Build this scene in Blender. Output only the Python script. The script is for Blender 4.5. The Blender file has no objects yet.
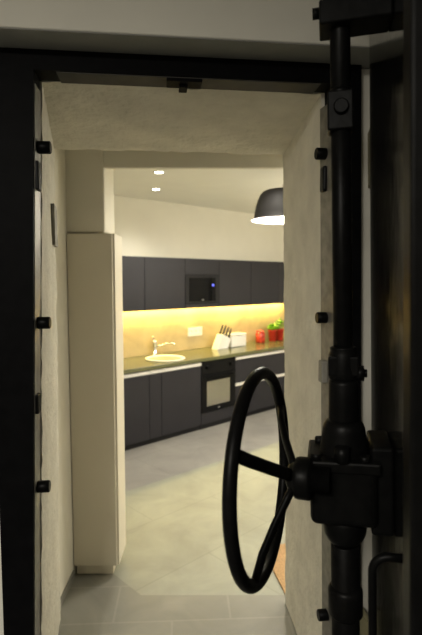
import bpy, bmesh, math, random
from mathutils import Vector, Matrix, noise
from math import sin, cos, pi, radians, atan, atan2, sqrt, tan

random.seed(7)
S = bpy.context.scene
COL = S.collection

# ------------------------------------------------------------------ camera
FPX, CAM_H = 495.0, 1.8
PITCH = atan(38.5 / FPX)
cam_d = bpy.data.cameras.new('camera')
cam = bpy.data.objects.new('camera', cam_d)
COL.objects.link(cam)
cam.location = (0, 0, CAM_H)
cam.rotation_euler = (pi / 2 - PITCH, 0, 0)
cam_d.sensor_fit = 'VERTICAL'
cam_d.sensor_height = 23.6
cam_d.lens = FPX / 635 * 23.6
cam_d.clip_start = 0.02
cam_d.dof.use_dof = True
cam_d.dof.focus_distance = 1.65
cam_d.dof.aperture_fstop = 2.2
S.camera = cam

# ------------------------------------------------------------------ world, exposure
wd = bpy.data.worlds.new('world')
S.world = wd
wd.use_nodes = True
wd.node_tree.nodes['Background'].inputs[0].default_value = (0.9, 0.85, 0.75, 1)
wd.node_tree.nodes['Background'].inputs[1].default_value = 0.02
S.view_settings.view_transform = 'Standard'
S.view_settings.look = 'None'
S.view_settings.exposure = 0.0
S.view_settings.gamma = 1.0
S.view_settings.use_curve_mapping = False

# ------------------------------------------------------------------ lights
def light(name, kind, loc, energy, color, rot=(0, 0, 0), **kw):
    d = bpy.data.lights.new(name, kind)
    d.energy = energy
    d.color = color
    for k, v in kw.items():
        setattr(d, k, v)
    o = bpy.data.objects.new(name, d)
    o.location = loc
    o.rotation_euler = rot
    COL.objects.link(o)
    return o

WARM = (1.0, 0.935, 0.81)
FRONT = (1.0, 0.95, 0.84)
light('front_room_fill', 'AREA', (-1.2, -1.5, 3.04), 165, FRONT, (0, 0, 0), shape='RECTANGLE', size=1.2, size_y=0.6)  # added light without fixture, stands in for an unseen room lamp
light('corridor_fill', 'AREA', (1.7, 2.76, 2.40), 44.0, WARM, shape='DISK', size=0.25)  # added unseen fill that brightens the passage, no fixture
DOWNLIGHTS = [(-0.463, 4.495), (-0.582, 5.33), (0.95, 5.3), (1.75, 4.3), (1.55, 6.3), (0.35, 3.75)]  # first two are seen; the other four are added fill out of view
DL_E = 50.0
light('kitchen_side_fill', 'POINT', (2.2, 4.9, 2.15), 85, WARM, shadow_soft_size=0.25)  # added fixtureless fill out of view, lifts the kitchen ceiling and walls

# kitchen run frame: origin on the floor at the front of the cabinets
K0 = Vector((-0.8975, 5.0414, 0))
KTH = radians(46.38)
KU = Vector((sin(KTH), cos(KTH), 0))
KW = Vector((-cos(KTH), sin(KTH), 0))
KROT = pi / 2 - KTH
def K(u, w, z=0.0):
    return K0 + KU * u + KW * w + Vector((0, 0, z))

# ------------------------------------------------------------------ materials
def _nt(name):
    m = bpy.data.materials.new(name)
    m.use_nodes = True
    nt = m.node_tree
    return m, nt, nt.nodes['Principled BSDF']

def mat(name, col, rough=0.5, metal=0.0, var=0.08, scale=12.0, bump=0.0, bscale=60.0, spec=0.5, coat=0.0):
    m, nt, b = _nt(name)
    tc = nt.nodes.new('ShaderNodeTexCoord')
    nz = nt.nodes.new('ShaderNodeTexNoise')
    nz.inputs['Scale'].default_value = scale
    nz.inputs['Detail'].default_value = 5
    nt.links.new(tc.outputs['Object'], nz.inputs['Vector'])
    rp = nt.nodes.new('ShaderNodeValToRGB')
    rp.color_ramp.elements[0].position = 0.3
    rp.color_ramp.elements[1].position = 0.7
    rp.color_ramp.elements[0].color = tuple(c * (1 - var) for c in col) + (1,)
    rp.color_ramp.elements[1].color = tuple(min(1, c * (1 + var)) for c in col) + (1,)
    nt.links.new(nz.outputs['Fac'], rp.inputs['Fac'])
    nt.links.new(rp.outputs['Color'], b.inputs['Base Color'])
    b.inputs['Roughness'].default_value = rough
    b.inputs['Metallic'].default_value = metal
    b.inputs['Specular IOR Level'].default_value = spec
    b.inputs['Coat Weight'].default_value = coat
    if bump:
        n2 = nt.nodes.new('ShaderNodeTexNoise')
        n2.inputs['Scale'].default_value = bscale
        n2.inputs['Detail'].default_value = 6
        nt.links.new(tc.outputs['Object'], n2.inputs['Vector'])
        bp = nt.nodes.new('ShaderNodeBump')
        bp.inputs['Strength'].default_value = bump
        bp.inputs['Distance'].default_value = 0.01
        nt.links.new(n2.outputs['Fac'], bp.inputs['Height'])
        nt.links.new(bp.outputs['Normal'], b.inputs['Normal'])
    return m

def emit(name, col, strength):
    m, nt, b = _nt(name)
    b.inputs['Base Color'].default_value = (*col, 1)
    b.inputs['Emission Color'].default_value = (*col, 1)
    b.inputs['Emission Strength'].default_value = strength
    return m

def tile_mat(name, c1, c2, grout, size_x, size_y, rot, loc=(0, 0, 0), rough=0.4, msize=0.006, offset=0.5, axis='XY', bumpy=0.15):
    m, nt, b = _nt(name)
    tc = nt.nodes.new('ShaderNodeTexCoord')
    mp = nt.nodes.new('ShaderNodeMapping')
    mp.inputs['Rotation'].default_value = (0, 0, -rot)
    nt.links.new(tc.outputs['Object'], mp.inputs['Vector'])
    vec = mp.outputs['Vector']
    if axis == 'XZ':
        sp = nt.nodes.new('ShaderNodeSeparateXYZ')
        cb = nt.nodes.new('ShaderNodeCombineXYZ')
        nt.links.new(vec, sp.inputs[0])
        nt.links.new(sp.outputs['X'], cb.inputs['X'])
        nt.links.new(sp.outputs['Z'], cb.inputs['Y'])
        vec = cb.outputs[0]
    mp2 = nt.nodes.new('ShaderNodeMapping')
    mp2.inputs['Location'].default_value = loc
    nt.links.new(vec, mp2.inputs['Vector'])
    br = nt.nodes.new('ShaderNodeTexBrick')
    br.offset = offset
    br.inputs['Scale'].default_value = 1.0
    br.inputs['Brick Width'].default_value = size_x
    br.inputs['Row Height'].default_value = size_y
    br.inputs['Mortar Size'].default_value = msize
    br.inputs['Color1'].default_value = (*c1, 1)
    br.inputs['Color2'].default_value = (*c2, 1)
    br.inputs['Mortar'].default_value = (*grout, 1)
    nt.links.new(mp2.outputs['Vector'], br.inputs['Vector'])
    nz = nt.nodes.new('ShaderNodeTexNoise')
    nz.inputs['Scale'].default_value = 2.6
    nz.inputs['Detail'].default_value = 8
    nz.inputs['Roughness'].default_value = 0.6
    nz.inputs['Distortion'].default_value = 0.8
    nt.links.new(tc.outputs['Object'], nz.inputs['Vector'])
    rp = nt.nodes.new('ShaderNodeValToRGB')
    rp.color_ramp.elements[0].position = 0.32
    rp.color_ramp.elements[1].position = 0.68
    rp.color_ramp.elements[0].color = (0.80, 0.80, 0.80, 1)
    rp.color_ramp.elements[1].color = (1.1, 1.1, 1.08, 1)
    nt.links.new(nz.outputs['Fac'], rp.inputs['Fac'])
    mx = nt.nodes.new('ShaderNodeMix')
    mx.data_type = 'RGBA'
    mx.blend_type = 'MULTIPLY'
    mx.inputs[0].default_value = 1.0
    nt.links.new(br.outputs['Color'], mx.inputs[6])
    nt.links.new(rp.outputs['Color'], mx.inputs[7])
    nt.links.new(mx.outputs[2], b.inputs['Base Color'])
    b.inputs['Roughness'].default_value = rough
    bp = nt.nodes.new('ShaderNodeBump')
    bp.inputs['Strength'].default_value = bumpy
    bp.inputs['Distance'].default_value = 0.004
    nt.links.new(br.outputs['Fac'], bp.inputs['Height'])
    bp.invert = True
    nt.links.new(bp.outputs['Normal'], b.inputs['Normal'])
    return m

def worn_black_glint(name, worn_glint_loc):
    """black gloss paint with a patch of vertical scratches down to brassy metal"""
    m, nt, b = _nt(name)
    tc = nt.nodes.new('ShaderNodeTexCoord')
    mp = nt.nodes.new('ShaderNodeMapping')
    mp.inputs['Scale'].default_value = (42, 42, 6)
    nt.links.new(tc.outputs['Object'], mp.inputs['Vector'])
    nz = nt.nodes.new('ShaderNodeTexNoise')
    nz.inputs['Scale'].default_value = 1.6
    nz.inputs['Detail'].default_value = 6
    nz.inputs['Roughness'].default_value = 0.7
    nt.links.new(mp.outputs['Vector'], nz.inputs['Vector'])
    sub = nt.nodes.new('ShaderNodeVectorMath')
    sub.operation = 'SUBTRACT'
    sub.inputs[1].default_value = worn_glint_loc
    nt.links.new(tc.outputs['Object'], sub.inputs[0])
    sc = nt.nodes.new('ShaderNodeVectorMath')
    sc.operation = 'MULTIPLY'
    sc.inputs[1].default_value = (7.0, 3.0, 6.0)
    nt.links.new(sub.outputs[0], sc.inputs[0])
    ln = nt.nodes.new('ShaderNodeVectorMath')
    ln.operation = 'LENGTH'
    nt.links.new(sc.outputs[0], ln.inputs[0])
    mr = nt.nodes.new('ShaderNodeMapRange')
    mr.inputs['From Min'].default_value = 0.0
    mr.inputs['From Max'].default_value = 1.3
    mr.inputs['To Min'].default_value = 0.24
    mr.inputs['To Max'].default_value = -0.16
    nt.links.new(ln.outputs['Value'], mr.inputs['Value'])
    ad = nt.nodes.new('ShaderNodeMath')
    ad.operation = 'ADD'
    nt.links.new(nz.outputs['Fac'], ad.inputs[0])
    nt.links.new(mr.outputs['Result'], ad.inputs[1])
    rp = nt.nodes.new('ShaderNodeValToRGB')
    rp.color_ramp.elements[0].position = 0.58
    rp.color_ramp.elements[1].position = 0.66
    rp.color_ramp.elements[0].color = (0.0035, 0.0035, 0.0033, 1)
    rp.color_ramp.elements[1].color = (0.15, 0.115, 0.05, 1)  # gold tint: yellow backsplash reflection painted into the scratches
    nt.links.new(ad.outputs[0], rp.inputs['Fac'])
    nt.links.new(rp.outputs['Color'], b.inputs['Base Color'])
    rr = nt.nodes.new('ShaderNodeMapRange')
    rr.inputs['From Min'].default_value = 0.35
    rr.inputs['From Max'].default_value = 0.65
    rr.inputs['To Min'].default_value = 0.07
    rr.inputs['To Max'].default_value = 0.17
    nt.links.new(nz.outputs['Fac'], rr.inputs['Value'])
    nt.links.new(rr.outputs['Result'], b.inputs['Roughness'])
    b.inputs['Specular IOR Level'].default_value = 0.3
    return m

M = {}
M['black'] = mat('black_paint', (0.003, 0.003, 0.0029), 0.38, var=0.3, scale=30, bump=0.08, bscale=40, spec=0.06)
M['blackmatte'] = mat('black_matte_paint', (0.0035, 0.0035, 0.0038), 0.5, var=0.25, scale=18, bump=0.1, bscale=30, spec=0.03)
M['door'] = worn_black_glint('worn_black_glint_paint', (0.60, 0.0, 1.72))
M['steel'] = mat('bare_grey_steel', (0.20, 0.19, 0.17), 0.42, 0.55, var=0.25, scale=25, bump=0.1)
M['greyplate'] = mat('grey_painted_steel', (0.22, 0.21, 0.18), 0.55, 0.2, var=0.2, scale=20, bump=0.1)
M['concrete'] = mat('painted_concrete', (0.60, 0.575, 0.49), 0.85, var=0.10, scale=7, bump=1.0, bscale=30, spec=0.2)
M['plaster'] = mat('cream_plaster', (0.72, 0.69, 0.59), 0.8, var=0.03, scale=3, bump=0.05, bscale=25, spec=0.2)
M['frontwalls'] = mat('front_room_paint', (0.22, 0.21, 0.19), 0.85, var=0.05, spec=0.2)
M['dimtile'] = mat('dark_front_tile', (0.10, 0.10, 0.095), 0.6, var=0.1)
M['darkplate'] = mat('dark_grey_steel', (0.045, 0.043, 0.038), 0.6, 0.0, var=0.2, spec=0.2)
M['soffit'] = mat('grey_soffit', (0.22, 0.22, 0.20), 0.7, var=0.05, spec=0.2)  # greyer and darker than the wall plaster
M['frontplaster'] = mat('front_plaster', (0.62, 0.60, 0.53), 0.8, var=0.03, scale=3, bump=0.05, bscale=25, spec=0.2)
M['ceiling'] = mat('ceiling_paint', (0.86, 0.84, 0.75), 0.85, var=0.02, scale=3, spec=0.2)
M['cream'] = mat('cream_lacquer', (0.69, 0.64, 0.52), 0.45, var=0.02, scale=4)
M['anthracite'] = mat('anthracite_laminate', (0.0205, 0.0198, 0.0245), 0.45, var=0.06, scale=5, spec=0.22)
M['carcass'] = mat('anthracite_carcass', (0.013, 0.0125, 0.014), 0.5, var=0.06, scale=5, spec=0.15)
M['alu'] = mat('brushed_aluminium', (0.70, 0.68, 0.65), 0.5, 0.25, var=0.05, scale=40)
M['worktop'] = mat('dark_olive_stone', (0.10, 0.10, 0.042), 0.22, var=0.35, scale=60, spec=0.6)
M['ceramic'] = mat('white_ceramic', (0.80, 0.78, 0.68), 0.2, var=0.02)
M['bowl'] = mat('shaded_sink_bowl', (0.30, 0.31, 0.20), 0.25, var=0.05)  # greenish grey imitates shade and reflection inside the bowl
M['chrome'] = mat('chrome', (0.75, 0.75, 0.74), 0.15, 1.0, var=0.02)
M['white'] = mat('white_plastic', (0.78, 0.76, 0.70), 0.4, var=0.02)
M['glassblack'] = mat('black_glass', (0.006, 0.006, 0.0065), 0.2, var=0.1, spec=0.08)
M['ovenglass'] = mat('reflective_oven_glass', (0.42, 0.40, 0.36), 0.15, 0.9, var=0.03)
M['lampblack'] = mat('lamp_shade_black', (0.018, 0.017, 0.017), 0.65, var=0.1, spec=0.25)
M['lampwhite'] = mat('lamp_inner_white', (0.85, 0.82, 0.74), 0.5, var=0.02)
M['red'] = mat('red_glaze', (0.46, 0.025, 0.012), 0.3, var=0.08)
M['redjar'] = mat('red_fruit', (0.50, 0.045, 0.022), 0.25, var=0.6, scale=26)
M['leaf'] = mat('fresh_green_leaf', (0.24, 0.52, 0.03), 0.5, var=0.35, scale=30)
M['leafdark'] = mat('dark_green_leaf', (0.10, 0.32, 0.015), 0.5, var=0.35, scale=30)
M['soil'] = mat('potting_soil', (0.03, 0.018, 0.01), 0.9, var=0.4, scale=60)
M['coir'] = mat('brown_coir', (0.40, 0.25, 0.12), 0.95, var=0.3, scale=120, bump=0.8, bscale=200)
M['hinge'] = mat('olive_painted_steel', (0.24, 0.22, 0.13), 0.6, var=0.1)
M['knife'] = mat('knife_handle_black', (0.012, 0.012, 0.012), 0.4)
M['blue'] = emit('blue_display', (0.10, 0.12, 1.0), 1.6)
M['bulb'] = emit('warm_bulb', (1.0, 0.86, 0.62), 9.0)
M['spot'] = emit('downlight_lens', (1.0, 0.93, 0.75), 14.0)
M['led'] = emit('yellow_led', (1.0, 0.80, 0.32), 3.0)
M['logo'] = mat('silver_logo', (0.35, 0.35, 0.35), 0.4, 0.5)
M['splash'] = tile_mat('peach_backsplash', (0.53, 0.41, 0.215), (0.52, 0.40, 0.21), (0.49, 0.375, 0.195), 0.60, 0.60, 0, rough=0.35, msize=0.002, offset=0, axis='XZ', bumpy=0.0)
M['tile_light'] = tile_mat('light_floor_tile', (0.275, 0.28, 0.23), (0.26, 0.265, 0.215), (0.235, 0.24, 0.195), 1.2, 0.6, KROT, (0.25, 0.12, 0), rough=0.42)
M['tile_band'] = tile_mat('grey_band_tile', (0.245, 0.235, 0.22), (0.235, 0.225, 0.21), (0.21, 0.20, 0.185), 1.2, 0.85, KROT, (0.2, 0.2, 0), rough=0.42)
M['tile_grey'] = tile_mat('grey_floor_tile', (0.215, 0.21, 0.18), (0.195, 0.19, 0.162), (0.245, 0.24, 0.205), 0.62, 0.31, radians(3), (0.385, 0.30, 0), rough=0.45)

# ------------------------------------------------------------------ mesh builder
class MB:
    def __init__(self):
        self.bm = bmesh.new()

    def quad(self, *pts, mi=0):
        f = self.bm.faces.new([self.bm.verts.new(p) for p in pts])
        f.material_index = mi
        return f

    def hexa(self, b, t, mi=0):
        """b, t: four points each, counter-clockwise seen from above"""
        v = [self.bm.verts.new(p) for p in list(b) + list(t)]
        for idx in ((3, 2, 1, 0), (4, 5, 6, 7), (0, 1, 5, 4), (1, 2, 6, 5), (2, 3, 7, 6), (3, 0, 4, 7)):
            self.bm.faces.new([v[i] for i in idx]).material_index = mi

    def box(self, x0, x1, y0, y1, z0, z1, mi=0):
        self.hexa([(x0, y0, z0), (x1, y0, z0), (x1, y1, z0), (x0, y1, z0)],
                  [(x0, y0, z1), (x1, y0, z1), (x1, y1, z1), (x0, y1, z1)], mi)
        return self

    def rings(self, rings, cap=True, close=False, mi=0):
        R = [[self.bm.verts.new(p) for p in r] for r in rings]
        n = len(R[0])
        pairs = list(zip(R[:-1], R[1:]))
        if close:
            pairs.append((R[-1], R[0]))
        for a, b in pairs:
            for i in range(n):
                f = self.bm.faces.new((a[i], a[(i + 1) % n], b[(i + 1) % n], b[i]))
                f.smooth = True
                f.material_index = mi
        if cap and not close:
            self.bm.faces.new(list(reversed(R[0]))).material_index = mi
            self.bm.faces.new(R[-1]).material_index = mi
        return self

    def lathe(self, prof, c=(0, 0, 0), axis=(0, 0, 1), seg=28, cap=True, mi=0):
        """prof: list of (radius, distance along axis)"""
        ax = Vector(axis).normalized()
        a = ax.orthogonal().normalized()
        b = ax.cross(a)
        c = Vector(c)
        rings = [[c + ax * h + (a * cos(2 * pi * i / seg) + b * sin(2 * pi * i / seg)) * max(r, 1e-4) for i in range(seg)] for r, h in prof]
        return self.rings(rings, cap, mi=mi)

    def cyl(self, p0, p1, r0, r1=None, seg=20, bev=0.0, mi=0):
        p0, p1 = Vector(p0), Vector(p1)
        L = (p1 - p0).length
        r1 = r0 if r1 is None else r1
        prof = [(r0, 0), (r1, L)] if not bev else [(r0 - bev, 0), (r0, bev), (r1, L - bev), (r1 - bev, L)]
        return self.lathe(prof, p0, p1 - p0, seg, mi=mi)

    def sweep(self, path, rx, ry=None, seg=14, close=False, upv=(0, 0, 1), mi=0):
        ry = rx if ry is None else ry
        path = [Vector(p) for p in path]
        n = len(path)
        rings = []
        for i, p in enumerate(path):
            if close:
                t = path[(i + 1) % n] - path[i - 1]
            else:
                t = path[min(i + 1, n - 1)] - path[max(i - 1, 0)]
            t.normalize()
            s = t.cross(Vector(upv))
            if s.length < 1e-4:
                s = t.cross(Vector((1, 0, 0)))
            s.normalize()
            q = s.cross(t)
            rings.append([p + s * rx * cos(2 * pi * k / seg) + q * ry * sin(2 * pi * k / seg) for k in range(seg)])
        return self.rings(rings, not close, close, mi=mi)

    def prism(self, poly, z0, z1, mi=0):
        n = len(poly)
        b = [self.bm.verts.new((x, y, z0)) for x, y in poly]
        t = [self.bm.verts.new((x, y, z1)) for x, y in poly]
        self.bm.faces.new(list(reversed(b))).material_index = mi
        self.bm.faces.new(t).material_index = mi
        for i in range(n):
            self.bm.faces.new((b[i], b[(i + 1) % n], t[(i + 1) % n], t[i])).material_index = mi
        return self

    def grid(self, fn, nu, nv, mi=0, smooth=True):
        V = [[self.bm.verts.new(fn(i / nu, j / nv)) for j in range(nv + 1)] for i in range(nu + 1)]
        for i in range(nu):
            for j in range(nv):
                f = self.bm.faces.new((V[i][j], V[i + 1][j], V[i + 1][j + 1], V[i][j + 1]))
                f.smooth = smooth
                f.material_index = mi
        return self

    def build(self, name, m, parent=None, bevel=0.0, loc=None, rotz=0.0, seg=2, fixn=True):
        if fixn:
            bmesh.ops.recalc_face_normals(self.bm, faces=self.bm.faces)
        me = bpy.data.meshes.new(name)
        self.bm.to_mesh(me)
        self.bm.free()
        for mm in (m if isinstance(m, (list, tuple)) else [m]):
            me.materials.append(mm)
        o = bpy.data.objects.new(name, me)
        COL.objects.link(o)
        if parent:
            o.parent = parent
        if loc is not None:
            o.location = loc
        if rotz:
            o.rotation_euler = (0, 0, rotz)
        if bevel:
            b = o.modifiers.new('bevel', 'BEVEL')
            b.width = bevel
            b.segments = seg
            b.limit_method = 'ANGLE'
            b.angle_limit = radians(50)
        return o

def box(name, m, dims, parent=None, bevel=0.0, **kw):
    return MB().box(*dims).build(name, m, parent, bevel, **kw)

def tag(o, label, cat, group=None):
    o['label'] = label
    o['category'] = cat
    if group:
        o['group'] = group
    return o

def thing(name, label, cat, loc=(0, 0, 0), rotz=0.0, group=None):
    o = bpy.data.objects.new(name, None)
    o.empty_display_size = 0.1
    COL.objects.link(o)
    o.location = loc
    o.rotation_euler = (0, 0, rotz)
    return tag(o, label, cat, group)

def struct(o):
    o['kind'] = 'structure'
    return o

# ================================================================== SETTING
# front wall frame: local x along the wall, local y into the wall
FA = radians(6.3)
F0 = Vector((0, 1.8, 0))
FX = Vector((cos(FA), sin(FA), 0))
FN = Vector((-sin(FA), cos(FA), 0))
def F(x, y, z):
    return F0 + FX * x + FN * y + Vector((0, 0, z))

YD = 0.775                                   # wall thickness
SOFFIT = 2.575
XL0 = lambda z: -0.600 - 0.026 * (2.446 - z)  # reveal front edges
XR0 = lambda z: 0.436 + 0.022 * (2.446 - z)
XL1 = lambda z: -0.692 - 0.010 * (2.44 - z)   # reveal back edges
XR1 = lambda z: 0.461 + 0.018 * (2.44 - z)
Y0 = 0.10

def rough(p, amp, sc=9.0):
    v = Vector(p)
    return noise.noise(v * sc) * amp + noise.noise(v * sc * 3.1) * amp * 0.5

w = MB()
TOPZ = 3.1
def wallblock(x0, x1, z0, z1, y0=Y0, y1=YD):
    w.hexa([F(x0, y0, z0), F(x1, y0, z0), F(x1, y1, z0), F(x0, y1, z0)],
           [F(x0, y0, z1), F(x1, y0, z1), F(x1, y1, z1), F(x0, y1, z1)])
# thick concrete cheeks as solid blocks whose inner faces are rough hand-trowelled grids
def cheek(fx0, fx1, outer):
    nz_, ny_ = 70, 14
    def face(i, j):
        z = i * 2.60
        t = j
        x = fx0(z) * (1 - t) + fx1(z) * t
        q = F(x, Y0 + (YD - Y0) * t, z)
        e = 0.0025 + 0.0035 * (1 if t in (0, 1) else 0)
        d = rough((x, t * 0.8, z), e, 15.0)
        # plaster panel joints
        return q + FX * d
    w.grid(face, nz_, ny_)
    # front, back and outer sides
    for t, y in ((0, Y0), (1, YD)):
        f = (fx0, fx1)[t]
        pts = []
        for i in range(nz_ + 1):
            z = i / nz_ * 2.60
            pts.append((face(i / nz_, t), F(outer, y, z)))
        for (a, b), (c, d) in zip(pts[:-1], pts[1:]):
            w.quad(a, b, d, c)
cheek(XL0, XL1, -2.3)
cheek(XR0, XR1, 2.3)
def lintel(i, j):
    t = j
    xa = XL0(2.49) * (1 - t) + XL1(2.45) * t - 0.02
    xb = XR0(2.49) * (1 - t) + XR1(2.45) * t + 0.02
    x = xa + (xb - xa) * i
    z = 2.506 * (1 - t) + 2.440 * t
    # chamfered corners where lintel meets the cheeks
    dz = rough((x, t * 0.9, 5.0), 0.006 if 0 < t < 1 else 0.011)
    return F(x, Y0 + (YD - Y0) * t, z + dz)
w.grid(lintel, 50, 14)
for t, y in ((0, Y0), (1, YD)):
    for i in range(50):
        a, b = lintel(i / 50, t), lintel((i + 1) / 50, t)
        w.quad(a, b, Vector((b.x, b.y, TOPZ)), Vector((a.x, a.y, TOPZ)))
wallblock(-2.3, -0.62, 2.60, TOPZ)
wallblock(0.45, 2.3, 2.60, TOPZ)
struct(w.build('wall_front', M['concrete'], fixn=True))

# plaster skin of the front wall round the frame
sk = MB()
def skin(x0, x1, z0, z1, y0=0.03, y1=0.099):
    sk.hexa([F(x0, y0, z0), F(x1, y0, z0), F(x1, y1, z0), F(x0, y1, z0)],
            [F(x0, y0, z1), F(x1, y0, z1), F(x1, y1, z1), F(x0, y1, z1)])
skin(-2.3, -0.72, 0, SOFFIT)
skin(0.53, 2.3, 0, SOFFIT)
skin(-2.3, 2.3, SOFFIT + 0.004, TOPZ, -0.13, 0.099)
struct(sk.build('wall_front_plaster', M['frontplaster'], bevel=0.004))

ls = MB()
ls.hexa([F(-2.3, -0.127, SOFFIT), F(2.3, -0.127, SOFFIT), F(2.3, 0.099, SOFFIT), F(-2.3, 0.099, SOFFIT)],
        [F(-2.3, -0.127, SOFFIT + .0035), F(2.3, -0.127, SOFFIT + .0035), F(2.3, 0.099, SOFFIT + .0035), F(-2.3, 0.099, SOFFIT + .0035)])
struct(ls.build('trim_soffit', M['soffit']))  # thin grey sheet covering the underside

# floors: one slab, tile fields of differing tone
fl = MB()
def fpoly(pts, mi):
    fl.prism(pts, -0.08, 0.0, mi)
kb = lambda u, ww: (K(u, ww).x, K(u, ww).y)
# boundary of the light field
A = (-0.62, 2.925); B = (-0.40, 2.695); Cc = (2.9, 2.70)
p0 = (-0.62, 4.165); p1 = kb(4.4, -1.02)
pw = (-2.7, p0[1] - 2.08 * 0.819)
fpoly([(-2.7, 2.47), (-0.95, 2.925), A, B, Cc, (3.3, 2.70), (3.3, p1[1]), p1, p0, pw], 1)   # light kitchen tiles
fpoly([p0, p1, (3.3, p1[1]), (3.3, 8.8), (-2.7, 8.8), pw], 2)                 # grey band along the cabinets
fpoly([(-2.7, 1.6), (3.3, 1.6), (3.3, 2.70), Cc, B, A, (-0.95, 2.925), (-2.7, 2.47)], 0)     # passage
fpoly([(-2.7, -2.6), (3.3, -2.6), (3.3, 1.6), (-2.7, 1.6)], 3)                # front room
struct(fl.build('floor', [M['tile_grey'], M['tile_light'], M['tile_band'], M['dimtile']]))

struct(box('ceiling_front', M['frontplaster'], (-2.3, 2.3, -2.5, 2.0, 3.08, 3.16)))
struct(box('ceiling_kitchen', M['ceiling'], (-2.7, 3.3, 2.939, 8.8, 2.75, 2.85)))
struct(box('ceiling_passage', M['ceiling'], (-2.3, 3.3, 2.3, 2.894, 2.70, 2.80)))

struct(box('wall_left', M['frontwalls'], (-2.4, -2.3, -2.5, 1.75, 0, 3.08)))
struct(box('wall_right', M['frontwalls'], (2.3, 2.4, -2.5, 2.2, 0, 3.08)))
struct(box('wall_back', M['frontwalls'], (-2.4, 2.4, -2.6, -2.5, 0, 3.08)))

# passage: side wall on the left, then the partition with its beam and pillar
CX0, CX1 = -0.832, -0.558                    # tall cabinet
struct(box('wall_passage_left', M['plaster'], (-1.1, -0.834, 2.47, 3.13, 0, 2.70)))
pt = MB()
pt.box(-1.1, -0.615, 2.895, 3.20, 2.070, 2.75)
pt.box(-2.7, -0.615, 3.140, 3.20, 0, 2.070)
pt.box(-2.7, -1.1, 3.140, 3.20, 2.070, 2.75)
struct(pt.build('wall_partition', M['plaster'], bevel=0.012, seg=3))
struct(box('trim_beam', M['plaster'], (-0.6148, 3.2, 2.90, 2.938, 2.436, 2.75), bevel=0.006))
struct(box('wall_passage_right', M['plaster'], (3.2, 3.3, 2.0, 6.9, 0, 2.75)))
struct(box('baseboard_left', M['tile_grey'], (-0.8335, -0.825, 2.50, 2.868, 0, 0.045)))

# kitchen walls
kw = MB()
kw.box(-2.3, 4.3, 0.62, 0.72, 0, 2.75)
struct(kw.build('wall_kitchen', M['plaster'], loc=K0, rotz=KROT))
kr = MB()
kr.box(4.2, 4.3, -2.3, 0.62, 0, 2.75)
struct(kr.build('wall_kitchen_right', M['plaster'], loc=K0, rotz=KROT))
struct(box('wall_kitchen_left', M['plaster'], (-2.7, -2.6, 3.3, 4.6, 0, 2.75)))
struct(box('trim_backsplash', M['splash'], (-0.8, 3.9, 0.60, 0.6195, 0.874, 1.444), loc=K0, rotz=KROT))

# ================================================================== STEEL DOOR FRAME
fr = thing('door_frame', 'black painted steel door frame round the rough concrete doorway', 'door frame', F(0, 0, 0), FA)
xl = lambda z: -0.604 - 0.027 * (2.446 - z)
xr = lambda z: 0.445 + 0.022 * (2.446 - z)
xo = lambda z: 0.549 + 0.023 * (2.567 - z)
def leanbox(xa, xb, y0, y1, z0, z1):
    m_ = MB()
    m_.hexa([(xa(z0), y0, z0), (xb(z0), y0, z0), (xb(z0), y1, z0), (xa(z0), y1, z0)],
            [(xa(z1), y0, z1), (xb(z1), y0, z1), (xb(z1), y1, z1), (xa(z1), y1, z1)])
    return m_
HZ = 2.506
m_ = MB()
for xa, xb in ((lambda z: -0.763, lambda z: xl(z) - 0.002), (lambda z: xr(z) + 0.002, xo)):
    m_.hexa([(xa(0), 0, 0), (xb(0), 0, 0), (xb(0), 0.095, 0), (xa(0), 0.095, 0)],
            [(xa(HZ), 0, HZ), (xb(HZ), 0, HZ), (xb(HZ), 0.095, HZ), (xa(HZ), 0.095, HZ)])
zt = SOFFIT - 0.002
m_.hexa([(-0.763, 0, HZ), (xo(HZ), 0, HZ), (xo(HZ), 0.095, HZ), (-0.763, 0.095, HZ)],
        [(-0.763, 0, zt), (xo(zt), 0, zt), (xo(zt), 0.095, zt), (-0.763, 0.095, zt)])
m_.build('frame_body', M['blackmatte'], fr)
# bare metal rebate strips on the inner faces
leanbox(lambda z: xl(z) - 0.002, lambda z: xl(z) + 0.001, 0.012, 0.098, 0, HZ - 0.04).build('rebate_strip', M['steel'], fr)['label'] = 'bare grey steel rebate strip'
m_ = MB()
for z0, z1 in ((0, HZ - 0.06),):
    m_.hexa([(xr(z0) - 0.001, 0.0, z0), (xr(z0) + 0.002, 0.0, z0), (xr(z0) + 0.002, 0.098, z0), (xr(z0) - 0.016, 0.098, z0)],
            [(xr(z1) - 0.001, 0.0, z1), (xr(z1) + 0.002, 0.0, z1), (xr(z1) + 0.002, 0.098, z1), (xr(z1) - 0.016, 0.098, z1)])
m_.build('rebate_strip', M['steel'], fr)['label'] = 'bare grey steel rebate strip'
leanbox(lambda z: xr(z) + 0.0005, lambda z: xr(z) + 0.007, -0.002, -0.0002, 0.05, HZ - 0.06).build('edge_bead', M['steel'], fr)['label'] = 'bare steel edge bead'
box('header_strip', M['darkplate'], (-0.53, 0.40, 0.006, 0.098, HZ - 0.004, HZ - 0.0005), fr)['label'] = 'grey steel strip under the header'
m_ = MB()
m_.box(-0.155, -0.030, 0.002, 0.07, HZ - 0.016, HZ - 0.0045)
m_.box(-0.110, -0.080, 0.03, 0.085, HZ - 0.026, HZ - 0.016)
m_.build('latch_keeper', M['blackmatte'], fr, 0.002)
def pin(x0, x1, z, y=0.05):
    m_ = MB()
    m_.cyl((x0, y, z), (x1, y, z), 0.022, seg=24, bev=0.003)
    d = 1 if x1 > x0 else -1
    m_.build('locking_pin', M['black'], fr)
for z in (2.262, 1.642, 1.033):
    pin(xl(z) - 0.0, xl(z) + 0.046, z)
for z in (2.270, 1.651, 1.04, 0.44):
    pin(xr(z) + 0.002, xr(z) - 0.046, z, 0.06)
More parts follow.
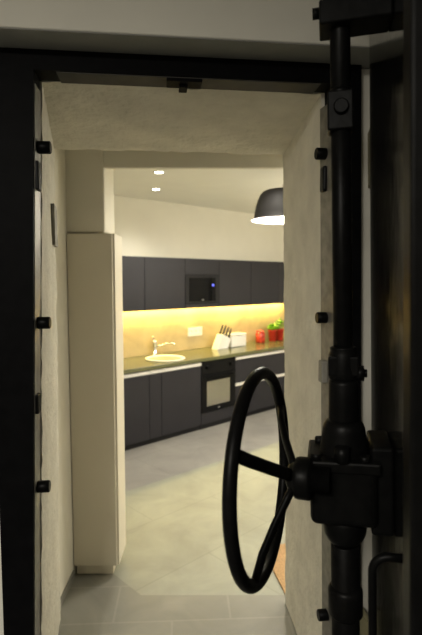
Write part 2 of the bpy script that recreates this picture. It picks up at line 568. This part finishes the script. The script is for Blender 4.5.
for x, z, hh in ((xl(2.16) + 0.004, 2.16, 0.10), (xl(1.35) + 0.004, 1.35, 0.07)):
    box('lug', M['black'], (x - 0.006, x + 0.008, 0.015, 0.06, z - hh / 2, z + hh / 2), fr, 0.004)
box('lug', M['black'], (xr(2.19) - 0.022, xr(2.19) + 0.002, 0.045, 0.09, 2.13, 2.225), fr, 0.008)
box('lug', M['greyplate'], (xr(1.44) - 0.030, xr(1.44) + 0.002, 0.05, 0.094, 1.395, 1.482), fr, 0.006)['label'] = 'grey steel lug'

# rusty strip fixed in the left reveal
t = 0.62
zc = 2.07
m_ = MB()
def rv(t, z, off):
    x = XL0(z) * (1 - t) + XL1(z) * t + off
    return F(x, Y0 + (YD - Y0) * t, z)
m_.hexa([rv(.68, 1.955, .0), rv(.68, 1.955, .016), rv(.92, 1.955, .016), rv(.92, 1.955, .0)],
        [rv(.60, 2.135, .0), rv(.60, 2.135, .016), rv(.84, 2.135, .016), rv(.84, 2.135, .0)])
o = m_.build('metal_strip', M['greyplate'], bevel=0.002)
tag(o, 'short grey metal strip fixed upright in the left concrete reveal', 'metal strip')

# ================================================================== BLAST DOOR
DA = radians(13.0)
HINGE = Vector((0.556, 1.712, 0))
LEAN = 0.030
door = thing('steel_door', 'heavy black steel blast door swung open on the right with handwheel', 'door')
DROT = Matrix.Rotation(-(pi / 2 + DA), 4, 'Z')
DMAT = Matrix.Translation(HINGE + Vector((LEAN * 1.6, 0, 0))) @ Matrix.Rotation(-LEAN, 4, 'Y') @ DROT
door.matrix_world = DMAT
DINV = DMAT.inverted()
def D(p):
    """world point -> door-local point"""
    return DINV @ Vector(p)
ZB, ZT = 0.045, 2.86
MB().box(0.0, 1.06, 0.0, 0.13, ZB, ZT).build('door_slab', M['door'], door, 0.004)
MB().box(0.945, 1.02, -0.030, 0.001, ZB, ZT).build('edge_flange', M['black'], door, 0.006)
# stiffening rails across the inner face
MB().box(0.04, 0.945, -0.012, 0.001, 2.60, 2.70).build('cross_rail', M['black'], door, 0.003)
MB().box(0.04, 0.945, -0.012, 0.001, 0.10, 0.20).build('cross_rail', M['black'], door, 0.003)
# hinges on to the wall beyond the frame
for z in (2.24, 0.40):
    h = MB()
    h.cyl((0.0, 0.022, z - 0.11), (0.0, 0.022, z + 0.11), 0.016, seg=18, bev=0.002)
    q = D(F(0.60, 0.028, z)); q2 = D(F(0.565, 0.028, z))
    h.hexa([(0.004, 0.012, z - 0.1), (0.004, 0.030, z - 0.1), (q.x, q.y + 0.012, z - 0.1), (q.x, q.y - 0.006, z - 0.1)],
           [(0.004, 0.012, z + 0.1), (0.004, 0.030, z + 0.1), (q.x, q.y + 0.012, z + 0.1), (q.x, q.y - 0.006, z + 0.1)])
    h.build('hinge', M['hinge'], door, 0.001)['label'] = 'olive painted hinge'

# mechanism axis
AX, AY = 0.3235, 1.20
PPM = FPX / AY
def zz(py, Y=AY):
    """height of image row py at distance Y (camera pitch included)"""
    t = (317.5 - py) / FPX
    return CAM_H + Y * (t - tan(PITCH)) / (1 + t * tan(PITCH))
def ax(px, Y=AY):
    return (px - 211) / FPX * Y
a0 = D((AX, AY, 1.6))
def A_(z, ds=0.0, dp=0.0):
    """door-local point on the rod axis, shifted ds along the door and dp away from the door face"""
    return Vector((a0.x + ds, a0.y - dp, z))

pd = -a0.y      # distance of the axis from the door face
# upper and lower locking rods
MB().cyl(A_(zz(118)), A_(2.78), 0.0235, seg=24, bev=0.002).build('locking_rod', M['black'], door)
MB().cyl(A_(zz(346)), A_(zz(104)), 0.0235, seg=24, bev=0.002).build('locking_rod', M['black'], door)
MB().cyl(A_(0.10), A_(zz(540)), 0.035, seg=24, bev=0.002).build('locking_rod', M['black'], door)
# knuckle joint
kn = MB()
kn.box(a0.x - 0.028, a0.x + 0.028, a0.y - 0.031, a0.y + 0.028, zz(129), zz(90))
kn.cyl(A_(zz(92)), A_(zz(86)), 0.030, 0.026, seg=24, bev=0.003)
kn.build('rod_knuckle', M['black'], door, 0.005)
kp = MB().cyl(A_(zz(107), 0.02), A_(zz(107), 0.038), 0.0175, seg=20, bev=0.003).build('knuckle_pin', M['black'], door)
# top guide bracket carrying the rod
gb = MB()
gb.box(a0.x - 0.045, a0.x + 0.045, a0.y - 0.047, 0.0, zz(27), zz(3))
gb.box(a0.x - 0.035, a0.x + 0.035, a0.y - 0.040, 0.0, zz(3), zz(-12))
gb.build('guide_bracket', M['black'], door, 0.004)
MB().cyl((a0.x + 0.01, a0.y - 0.047, zz(9)), (a0.x + 0.01, a0.y - 0.062, zz(9)), 0.013, seg=6).build('bracket_bolt', M['black'], door)
gb = MB()
gb.box(a0.x - 0.05, a0.x + 0.05, a0.y - 0.045, 0.0, 0.22, 0.30)
gb.build('guide_bracket', M['black'], door, 0.006)
# collar, sleeve and bell above the gearbox
co = MB()
co.lathe([(0.030, zz(377)), (0.036, zz(374)), (0.036, zz(368)), (0.034, zz(362)), (0.034, zz(350)), (0.031, zz(347)), (0.033, zz(344)), (0.025, zz(343))], A_(0), seg=28)
co.box(a0.x - 0.03, a0.x + 0.03, a0.y - 0.036, a0.y + 0.035, zz(371), zz(352))
co.build('rod_collar', M['black'], door, 0.003)
for sx in (-1,):
    b_ = MB()
    b_.cyl(A_(zz(369), 0.012, sx * 0.030), A_(zz(369), 0.012, sx * 0.048), 0.0185, seg=6)
    b_.cyl(A_(zz(369), 0.012, sx * 0.048), A_(zz(369), 0.012, sx * 0.055), 0.010, seg=12)
    b_.build('collar_bolt', M['black'], door)
MB().lathe([(0.036, zz(420)), (0.0365, zz(414)), (0.0355, zz(380)), (0.033, zz(376))], A_(0), seg=28).build('sleeve', M['black'], door)
be = MB()
be.lathe([(0.062, zz(454)), (0.060, zz(448)), (0.056, zz(437)), (0.052, zz(428)), (0.051, zz(424)), (0.047, zz(420)), (0.042, zz(417)), (0.036, zz(416))], A_(0), seg=32)
be.build('bell_housing', M['black'], door)
# gearbox body with bolted flange
gz0, gz1 = zz(511), zz(447)
g = MB()
g.box(a0.x - 0.075, a0.x + 0.075, a0.y - 0.082, a0.y + 0.075, gz0, gz1 - 0.004)
gear = g.build('gearbox', M['black'], door, 0.018, seg=4)
g = MB()
g.box(a0.x - 0.082, a0.x + 0.082, a0.y - 0.088, a0.y + 0.08, zz(459), zz(448))
g.build('gearbox_flange', M['black'], gear, 0.005)
for ds, dp in ((0.062, 0.066), (0.070, 0.006), (0.066, -0.045), (-0.06, 0.06), (-0.06, -0.05)):
    r_ = 0.019 if dp == 0.006 else 0.0125
    b_ = MB().cyl(A_(zz(449), ds, dp), A_(zz(449) + (0.036 if dp == 0.006 else 0.016), ds, dp), r_, seg=6)
    b_.build('flange_bolt', M['black'], gear)
# shaft seat on the rear of the gearbox: block on the door face
MB().box(a0.x - 0.09, a0.x + 0.055, a0.y + 0.06, 0.0, zz(520), zz(436)).build('mounting_block', M['black'], door, 0.008, seg=3)
MB().lathe([(0.036, zz(538)), (0.045, zz(534)), (0.052, zz(528)), (0.055, zz(518)), (0.055, zz(508))], A_(0), seg=28).build('lower_gland', M['black'], door)
MB().lathe([(0.036, zz(612)), (0.043, zz(609)), (0.043, zz(586)), (0.036, zz(582))], A_(0), seg=28).build('rod_clamp', M['black'], door)
# pull handle: bent pipe on the door face
hs, hp, HTOP, HBOT = 0.70, 0.058, zz(556, 1.03), 0.62
path = [(hs, 0.002, HTOP), (hs, -hp + 0.035, HTOP)]
path += [(hs, -hp + 0.035 - 0.035 * sin(pi / 2 * k / 8), HTOP - 0.035 + 0.035 * cos(pi / 2 * k / 8)) for k in range(1, 9)]
path += [(hs, -hp, (HTOP + HBOT) / 2)]
path += [(hs, -hp + 0.035 - 0.035 * cos(pi / 2 * k / 8), HBOT + 0.035 - 0.035 * sin(pi / 2 * k / 8)) for k in range(0, 9)]
path += [(hs, 0.002, HBOT)]
MB().sweep(path, 0.0095, seg=12, upv=(1, 0, 0)).build('pull_handle', M['black'], door)

# handwheel: dished, three spokes
WA = radians(20.9)
wc = Vector((ax(263.6, 1.175), 1.175, zz(474, 1.175)))
WR = 0.2455
wd_ = Vector((-sin(WA), -cos(WA), 0))         # towards the camera (left in the picture)
wn = Vector((-cos(WA), sin(WA), 0))           # away from the door
wz = Vector((-0.045, 0, 1)).normalized()
wn = wd_.cross(wz).normalized()
wn = wn if wn.x < 0 else -wn
def W(t, r, h):
    return D(wc + wd_ * (cos(t) * r) + wz * (sin(t) * r) - wn * h)
rim_axis = DINV.to_3x3() @ wn
wheel = MB().sweep([W(2 * pi * k / 72, WR, 0) for k in range(72)], 0.0158, 0.0150, seg=16, close=True, upv=rim_axis).build('handwheel', M['black'], door)
HUBH = 0.078
for t in (radians(30), radians(150), radians(296)):
    path = [W(t, WR - 0.004, 0.002), W(t, WR * 0.72, 0.016), W(t, WR * 0.45, 0.040), W(t, WR * 0.22, 0.064), W(t, 0.02, HUBH)]
    MB().sweep(path, 0.0095, 0.0150, seg=12, upv=rim_axis.cross(W(t, WR, 0) - W(t, 0, 0))).build('spoke', M['black'], wheel)
hub = MB()
hub.lathe([(0.020, -0.012), (0.028, -0.008), (0.034, 0.0), (0.036, 0.006), (0.0475, 0.010), (0.0495, 0.018), (0.0495, 0.042), (0.046, 0.048), (0.030, 0.049), (0.030, 0.09)],
          W(0, 0, HUBH - 0.004), -rim_axis, seg=28)
hub.build('hub', M['black'], wheel)

# ================================================================== TALL CREAM CABINET
cab = thing('tall_cabinet', 'tall narrow cream cabinet standing against the left passage wall', 'cabinet', (CX0, 2.872, 0))
cwid = CX1 - CX0
MB().box(0.0, cwid, 0.020, 0.255, 0.065, 2.062).build('carcass', M['cream'], cab, 0.002)
MB().box(0.002, cwid - 0.012, 0.0, 0.0185, 0.068, 2.060).build('door', M['cream'], cab, 0.002)
MB().box(0.012, cwid - 0.04, 0.030, 0.21, 0.0, 0.064).build('plinth', M['cream'], cab, 0.001)

# doormat
mt = MB()
mt.hexa([(0.335, 3.20, 0.0), (0.425, 2.69, 0.0), (1.21, 2.83, 0.0), (1.12, 3.34, 0.0)],
        [(0.335, 3.20, 0.012), (0.425, 2.69, 0.012), (1.21, 2.83, 0.012), (1.12, 3.34, 0.012)])
o = mt.build('doormat', M['coir'], bevel=0.004)
tag(o, 'brown fibre doormat on the floor behind the right reveal', 'doormat')

# ================================================================== KITCHEN
def unit(name, label, u0, grp):
    return thing(name, label, 'cabinet', K(u0, 0), KROT, grp)

GL, GU = 'anthracite base cabinets', 'anthracite wall cabinets'
G = 0.0025
TOPB = 0.826
def base(u0, u1, label, splits, rails, name='base_cabinet'):
    c = unit(name, label, u0, GL)
    wdt = u1 - u0
    MB().box(0.001, wdt - 0.001, 0.022, 0.595, 0.075, TOPB).build('carcass', M['carcass'], c)
    MB().box(0.001, wdt - 0.001, 0.030, 0.58, 0.0, 0.074).build('plinth', M['carcass'], c)
    for z0, z1 in splits:
        MB().box(G, wdt - G, 0.0, 0.0205, z0, z1).build('door' if len(splits) == 1 else 'drawer', M['anthracite'], c, 0.0015)
    for z in rails:
        MB().box(G, wdt - G, -0.012, 0.0215, z - 0.018, z + 0.018).build('handle_rail', M['alu'], c, 0.002)['label'] = 'aluminium handle rail'
    return c
base(-0.28, 0.322, 'anthracite base cabinet nearest the tall cream cabinet, under the worktop end', [(0.06, 0.772)], [0.797])
base(0.322, 0.487, 'very narrow anthracite base cabinet left of the sink', [(0.06, 0.772)], [0.797])
base(0.487, 1.078, 'anthracite base cabinet under the round sink, left of the oven', [(0.06, 0.772)], [0.797])
base(1.665, 2.68, 'wide anthracite drawer cabinet right of the oven', [(0.06, 0.445), (0.480, 0.765)], [0.797, 0.463])
base(2.68, 3.45, 'anthracite base cabinet under the red herb pots', [(0.06, 0.445), (0.480, 0.765)], [0.797, 0.463])

# oven
ov = thing('oven', 'black built-in oven with light window under the worktop', 'oven', K(1.080, 0), KROT)
OW = 0.583
MB().box(0.001, OW - 0.001, 0.022, 0.595, 0.20, TOPB).build('oven_body', M['carcass'], ov)
MB().box(0.001, OW - 0.001, 0.022, 0.58, 0.0, 0.197).build('plinth', M['carcass'], ov)
MB().box(G, OW - G, 0.0, 0.021, 0.06, 0.195).build('lower_panel', M['anthracite'], ov, 0.0015)
MB().box(G, OW - G, -0.004, 0.021, 0.665, 0.822).build('control_panel', M['glassblack'], ov, 0.002)
for uu in (0.09, 0.49):
    kx = MB().cyl((uu, -0.004, 0.745), (uu, -0.028, 0.745), 0.022, 0.019, seg=20, bev=0.002).build('knob', M['black'], ov)
MB().box(0.24, 0.35, -0.0055, -0.0035, 0.73, 0.765).build('display', M['glassblack'], ov)
od = MB().box(G, OW - G, -0.006, 0.021, 0.200, 0.660).build('oven_door', M['glassblack'], ov, 0.002)
MB().box(0.085, OW - 0.105, -0.0085, -0.0055, 0.275, 0.575).build('window', M['ovenglass'], od)['label'] = 'pale reflecting oven window'
h = MB()
h.sweep([(0.06, -0.045, 0.625), (OW - 0.06, -0.045, 0.625)], 0.009, seg=12)
for uu in (0.09, OW - 0.09):
    h.cyl((uu, -0.004, 0.625), (uu, -0.045, 0.625), 0.007, seg=10)
h.build('door_handle', M['black'], od)
MB().box(0.27, 0.31, -0.0075, -0.0055, 0.230, 0.238).build('badge', M['logo'], od)['label'] = 'small silver badge'

# worktop
wt = MB()
wt.box(-0.30, 3.50, -0.032, 0.599, 0.829, 0.871)
o = wt.build('worktop', M['worktop'], bevel=0.003, loc=K0, rotz=KROT)
tag(o, 'dark olive stone kitchen worktop running over the base cabinets', 'worktop')

# sink
sk_ = thing('sink', 'round white inset sink in the worktop', 'sink', K(0.735, 0.245, 0.872), KROT)
MB().lathe([(0.16, -0.0005), (0.228, 0.0), (0.236, 0.005), (0.232, 0.012), (0.215, 0.014), (0.200, 0.010), (0.190, 0.004), (0.180, 0.0005)], seg=48, cap=False).build('rim', M['ceramic'], sk_)
MB().lathe([(0.194, 0.004), (0.180, 0.0015), (0.09, 0.0008), (0.012, 0.0006)], seg=48).build('basin', M['bowl'], sk_)['label'] = 'bowl with shade and reflection painted as greenish grey'
MB().lathe([(0.03, 0.0012), (0.03, 0.0035), (0.022, 0.0045), (0.008, 0.003)], seg=20).build('drain', M['chrome'], sk_)
# tap
tp = thing('tap', 'chrome mixer tap behind the round sink', 'tap', K(0.80, 0.53, 0.8712), KROT)
tb = MB()
tb.lathe([(0.034, 0.0), (0.034, 0.008), (0.025, 0.014), (0.023, 0.13), (0.026, 0.14), (0.026, 0.165), (0.018, 0.180), (0.006, 0.184)], seg=22)
tb.build('tap_body', M['chrome'], tp)
MB().sweep([(0.0, 0.0, 0.10), (0.05, -0.055, 0.125), (0.11, -0.12, 0.150), (0.145, -0.155, 0.158), (0.160, -0.170, 0.148), (0.163, -0.173, 0.130)], 0.0125, seg=12).build('spout', M['chrome'], tp)
MB().sweep([(0.0, 0.0, 0.172), (-0.01, 0.01, 0.205), (-0.012, 0.012, 0.225)], 0.007, seg=10).build('lever', M['chrome'], tp)

# wall cabinets
ZU0, ZU1 = 1.447, 2.047
def upper(u0, u1, label, door=(ZU0 - 0.002, ZU1)):
    c = thing('wall_cabinet', label, 'cabinet', K(u0, 0.25, 0), KROT, GU)
    wdt = u1 - u0
    micro = door[0] > 1.6
    if micro:
        m_ = MB()
        m_.box(0.001, wdt - 0.001, 0.021, 0.368, 1.858, ZU1)
        m_.box(0.001, 0.017, 0.021, 0.368, ZU0, 1.858)
        m_.box(wdt - 0.017, wdt - 0.001, 0.021, 0.368, ZU0, 1.858)
        m_.box(0.017, wdt - 0.017, 0.021, 0.368, ZU0, 1.478)
        m_.build('carcass', M['carcass'], c)
        MB().box(G, wdt - G, 0.0, 0.0205, ZU0 - 0.002, 1.484).build('lower_rail', M['anthracite'], c, 0.0015)
    else:
        MB().box(0.001, wdt - 0.001, 0.021, 0.368, ZU0, ZU1).build('carcass', M['carcass'], c)
    MB().box(G, wdt - G, 0.0, 0.0205, door[0], door[1]).build('door', M['anthracite'], c, 0.0015)
    MB().box(0.0, wdt, 0.30, 0.318, ZU0 - 0.007, ZU0 - 0.0005).build('light_strip', M['led'], c)['label'] = 'glowing yellow light strip'
    return c
upper(-0.15, 0.455, 'leftmost anthracite wall cabinet, above the sink tap end of the worktop')
upper(0.455, 1.05, 'anthracite wall cabinet directly left of the microwave')
upper(1.05, 1.623, 'anthracite wall cabinet housing the microwave', (1.860, ZU1))
upper(1.623, 2.232, 'anthracite wall cabinet directly right of the microwave')
upper(2.232, 2.822, 'anthracite wall cabinet second to the right of the microwave')
upper(2.822, 3.42, 'rightmost anthracite wall cabinet, cut off by the concrete reveal')
light('under_cabinet_light', 'AREA', K(1.62, 0.545, 1.436), 38.0, (1.0, 0.77, 0.23), (0, 0, KROT), shape='RECTANGLE', size=3.5, size_y=0.025)

# microwave
mw = thing('microwave', 'black built-in microwave with blue clock in the wall cabinets', 'microwave', K(1.05, 0.25, 0), KROT)
MW0, MW1 = 0.019, 0.554
MB().box(MW0 + 0.02, MW1 - 0.02, 0.024, 0.33, 1.4785, 1.855).build('body', M['carcass'], mw)
m_ = MB()
for (a, b, c, d) in ((0.003, 0.57, 1.486, 1.52), (0.003, 0.57, 1.815, 1.857), (0.003, 0.065, 1.52, 1.815), (0.508, 0.57, 1.52, 1.815)):
    m_.box(a, b, -0.002, 0.0235, c, d)
m_.build('trim_frame', M['carcass'], mw, 0.001)
mdr = MB().box(0.068, 0.425, -0.005, 0.0235, 1.523, 1.812).build('microwave_door', M['glassblack'], mw, 0.003)
MB().box(0.105, 0.385, -0.0065, -0.0045, 1.57, 1.775).build('window', M['glassblack'], mdr, 0.002)
MB().sweep([(0.412, -0.03, 1.55), (0.412, -0.03, 1.785)], 0.006, seg=10).build('door_handle', M['black'], mdr)
m_ = MB()
MB().box(0.428, 0.506, -0.005, 0.0235, 1.523, 1.812).build('control_panel', M['glassblack'], mw, 0.003)
MB().box(0.405 + 0.03, 0.475, -0.0062, -0.0048, 1.712, 1.737).build('clock_display', M['blue'], mw)['label'] = 'blue lit clock'
MB().box(0.265, 0.305, -0.0062, -0.0048, 1.540, 1.548).build('badge', M['logo'], mdr)['label'] = 'small silver badge'

# wall sockets
so = thing('wall_socket', 'white triple power socket on the peach backsplash', 'socket', K(1.515, 0.5995, 1.105), KROT)
MB().box(-0.125, 0.125, -0.010, 0.0, -0.058, 0.058).build('faceplate', M['white'], so, 0.003)
for uu in (-0.078, 0.0, 0.078):
    MB().lathe([(0.030, 0.0), (0.030, 0.002), (0.026, 0.002), (0.024, 0.0005), (0.004, 0.0005)], (uu, -0.0102, 0), (0, -1, 0), seg=20).build('outlet', M['ceramic'], so)

WT = 0.8712
# knife block
kb_ = thing('knife_block', 'white slanted knife block holding black knives', 'knife block', K(1.80, 0.40, WT), KROT)
m_ = MB()
m_.hexa([(-0.12, -0.055, 0), (0.085, -0.055, 0), (0.085, 0.055, 0), (-0.12, 0.055, 0)],
        [(-0.015, -0.055, 0.200), (0.145, -0.055, 0.125), (0.145, 0.055, 0.125), (-0.015, 0.055, 0.200)])
m_.build('block', M['white'], kb_, 0.004)
kdir = Vector((0.42, 0, 0.90)).normalized()
for i in range(3):
    for j in range(2):
        t_ = (i + 0.5) / 3
        p = Vector((-0.015 + 0.16 * t_, -0.028 + 0.056 * j, 0.200 - 0.075 * t_))
        kn_ = thing('kitchen_knife', ['rear', 'middle', 'front'][i] + ' black-handled knife in the white block, ' + ['near', 'wall'][j] + ' row', 'knife', K(1.80, 0.40, WT) + KU * p.x + KW * p.y + Vector((0, 0, p.z)), KROT, 'knives in the block')
        MB().sweep([kdir * 0.0005, kdir * 0.04, kdir * 0.10, kdir * 0.135], 0.012, 0.015, seg=10, upv=(0, 1, 0)).build('handle', M['knife'], kn_)
# white container
wc_ = thing('bread_bin', 'white rectangular bread bin between knife block and red jar', 'bread bin', K(2.115, 0.44, WT), KROT)
MB().box(-0.15, 0.15, -0.08, 0.08, 0.0, 0.150).build('body', M['white'], wc_, 0.012, seg=3)
MB().box(-0.155, 0.155, -0.085, 0.085, 0.150, 0.180).build('lid', M['ceramic'], wc_, 0.010, seg=3)
MB().box(-0.03, 0.03, -0.094, -0.085, 0.158, 0.170).build('handle', M['alu'], wc_, 0.002)
# red jar
jr = thing('glass_jar', 'glass jar filled with red fruit beside the herb pots', 'jar', K(2.655, 0.44, WT), KROT)
m_ = MB()
m_.lathe([(0.056, 0.0), (0.068, 0.008), (0.070, 0.13), (0.056, 0.150), (0.030, 0.153)], seg=26)
m_.build('fruit_filling', M['redjar'], jr)
MB().lathe([(0.056, 0.150), (0.060, 0.154), (0.060, 0.170), (0.046, 0.178), (0.014, 0.180), (0.014, 0.192), (0.006, 0.195)], seg=26).build('lid', M['red'], jr)

# herb pots
def leafmesh(seed, rad, h0, h1, n):
    rnd = random.Random(seed)
    m_ = MB()
    for _ in range(n):
        a = rnd.uniform(0, 2 * pi)
        rr = rad * sqrt(rnd.random())
        z = h0 + (h1 - h0) * rnd.random() * (1 - 0.5 * (rr / rad) ** 2)
        c = Vector((cos(a) * rr, sin(a) * rr, z))
        s_ = rnd.uniform(0.018, 0.032)
        d = Vector((cos(a + rnd.uniform(-.8, .8)), sin(a + rnd.uniform(-.8, .8)), rnd.uniform(-.2, .7))).normalized()
        sd = d.cross(Vector((0, 0, 1))).normalized()
        nn = sd.cross(d)
        P = [c - d * s_, c - d * s_ * .3 + sd * s_ * .55 + nn * .003, c + d * s_ * .4 + sd * s_ * .5 + nn * .002, c + d * s_ * 1.15 - nn * .004,
             c + d * s_ * .4 - sd * s_ * .5 + nn * .002, c - d * s_ * .3 - sd * s_ * .55 + nn * .003]
        m_.bm.faces.new([m_.bm.verts.new(p) for p in P]).smooth = True
    return m_
for u_, label, sd, hh, mm in ((2.945, 'red pot of bright green herbs next to the fruit jar', 3, 0.25, 'leaf'), (3.115, 'red pot of tall green herbs farthest along the worktop', 8, 0.325, 'leaf')):
    p_ = thing('potted_herb', label, 'potted plant', K(u_, 0.45, WT), KROT, 'herb pots on the worktop')
    MB().lathe([(0.050, 0.0), (0.053, 0.004), (0.062, 0.150), (0.066, 0.152), (0.066, 0.170), (0.060, 0.170), (0.057, 0.158)], seg=28).build('pot', M['red'], p_)
    MB().lathe([(0.057, 0.150), (0.057, 0.159), (0.03, 0.162), (0.004, 0.162)], seg=20).build('soil', M['soil'], p_)
    leafmesh(sd, 0.066, 0.175, hh + 0.025, 120).build('foliage', M[mm], p_, fixn=False)
    m_ = MB()
    for k in range(7):
        a = 2 * pi * k / 7
        m_.sweep([(cos(a) * .015, sin(a) * .015, 0.158), (cos(a) * .03, sin(a) * .03, 0.20), (cos(a) * .045, sin(a) * .045, 0.235)], 0.002, seg=6)
    m_.build('stem', M['leaf'], p_)

# pendant lamp
PX, PY, PZ = 0.636, 4.2, 2.288
pl = thing('pendant_lamp', 'large black dome pendant lamp hanging in the kitchen', 'lamp', (PX, PY, PZ))
outer = [(0.300, 0.0), (0.296, 0.004), (0.282, 0.010), (0.274, 0.025), (0.271, 0.06), (0.262, 0.11), (0.246, 0.165), (0.225, 0.212), (0.205, 0.234), (0.190, 0.242), (0.03, 0.256)]
MB().lathe(outer, seg=48, cap=False).build('lamp_shade', M['lampblack'], pl, fixn=True)
inner = [(0.297, 0.0005), (0.278, 0.010), (0.268, 0.028), (0.265, 0.06), (0.256, 0.11), (0.240, 0.162), (0.219, 0.206), (0.19, 0.231), (0.02, 0.246)]
MB().lathe(inner, seg=48, cap=False).build('shade_lining', M['lampwhite'], pl, fixn=True)['label'] = 'white inner lining'
MB().lathe([(0.035, 0.2565), (0.035, 0.30), (0.012, 0.315)], seg=20).build('lamp_cap', M['lampblack'], pl)
MB().cyl((0, 0, 0.31), (0, 0, 2.742 - PZ), 0.0045, seg=8).build('cord', M['lampblack'], pl)
MB().lathe([(0.05, 2.735 - PZ), (0.05, 2.7495 - PZ)], seg=20).build('ceiling_rose', M['lampblack'], pl)
MB().lathe([(0.02, 0.247), (0.022, 0.20), (0.018, 0.17)], seg=16).build('bulb_socket', M['lampblack'], pl)
MB().lathe([(0.018, 0.17), (0.034, 0.14), (0.055, 0.09), (0.055, 0.06), (0.04, 0.035), (0.012, 0.025)], seg=20).build('bulb', M['bulb'], pl)
light('pendant_light', 'POINT', (PX, PY, PZ + 0.012), 90, WARM, shadow_soft_size=0.05)

# recessed downlights in the kitchen ceiling
for i, (x, y) in enumerate(DOWNLIGHTS):
    lab = ['recessed ceiling downlight nearer the beam', 'recessed ceiling downlight farther from the beam, over the worktop end',
           'added unseen fill downlight behind the pendant lamp', 'added unseen fill downlight right of the pendant lamp',
           'added unseen fill downlight at the far right of the kitchen', 'added unseen fill downlight close behind the beam'][i]
    d = thing('ceiling_downlight', lab, 'downlight', (x, y, 2.7495), 0, 'kitchen ceiling downlights')
    MB().lathe([(0.040, 0.0), (0.056, 0.0), (0.056, -0.004), (0.050, -0.007), (0.040, -0.004)], seg=28, cap=False).build('trim_ring', M['white'], d)
    MB().lathe([(0.040, -0.0005), (0.039, -0.004), (0.002, -0.005)], seg=24).build('lens', M['spot'], d)['label'] = 'glowing lens'
    light('downlight_lamp', 'SPOT', (x, y, 2.735), DL_E, WARM, spot_size=radians(125), spot_blend=0.8, shadow_soft_size=0.04)
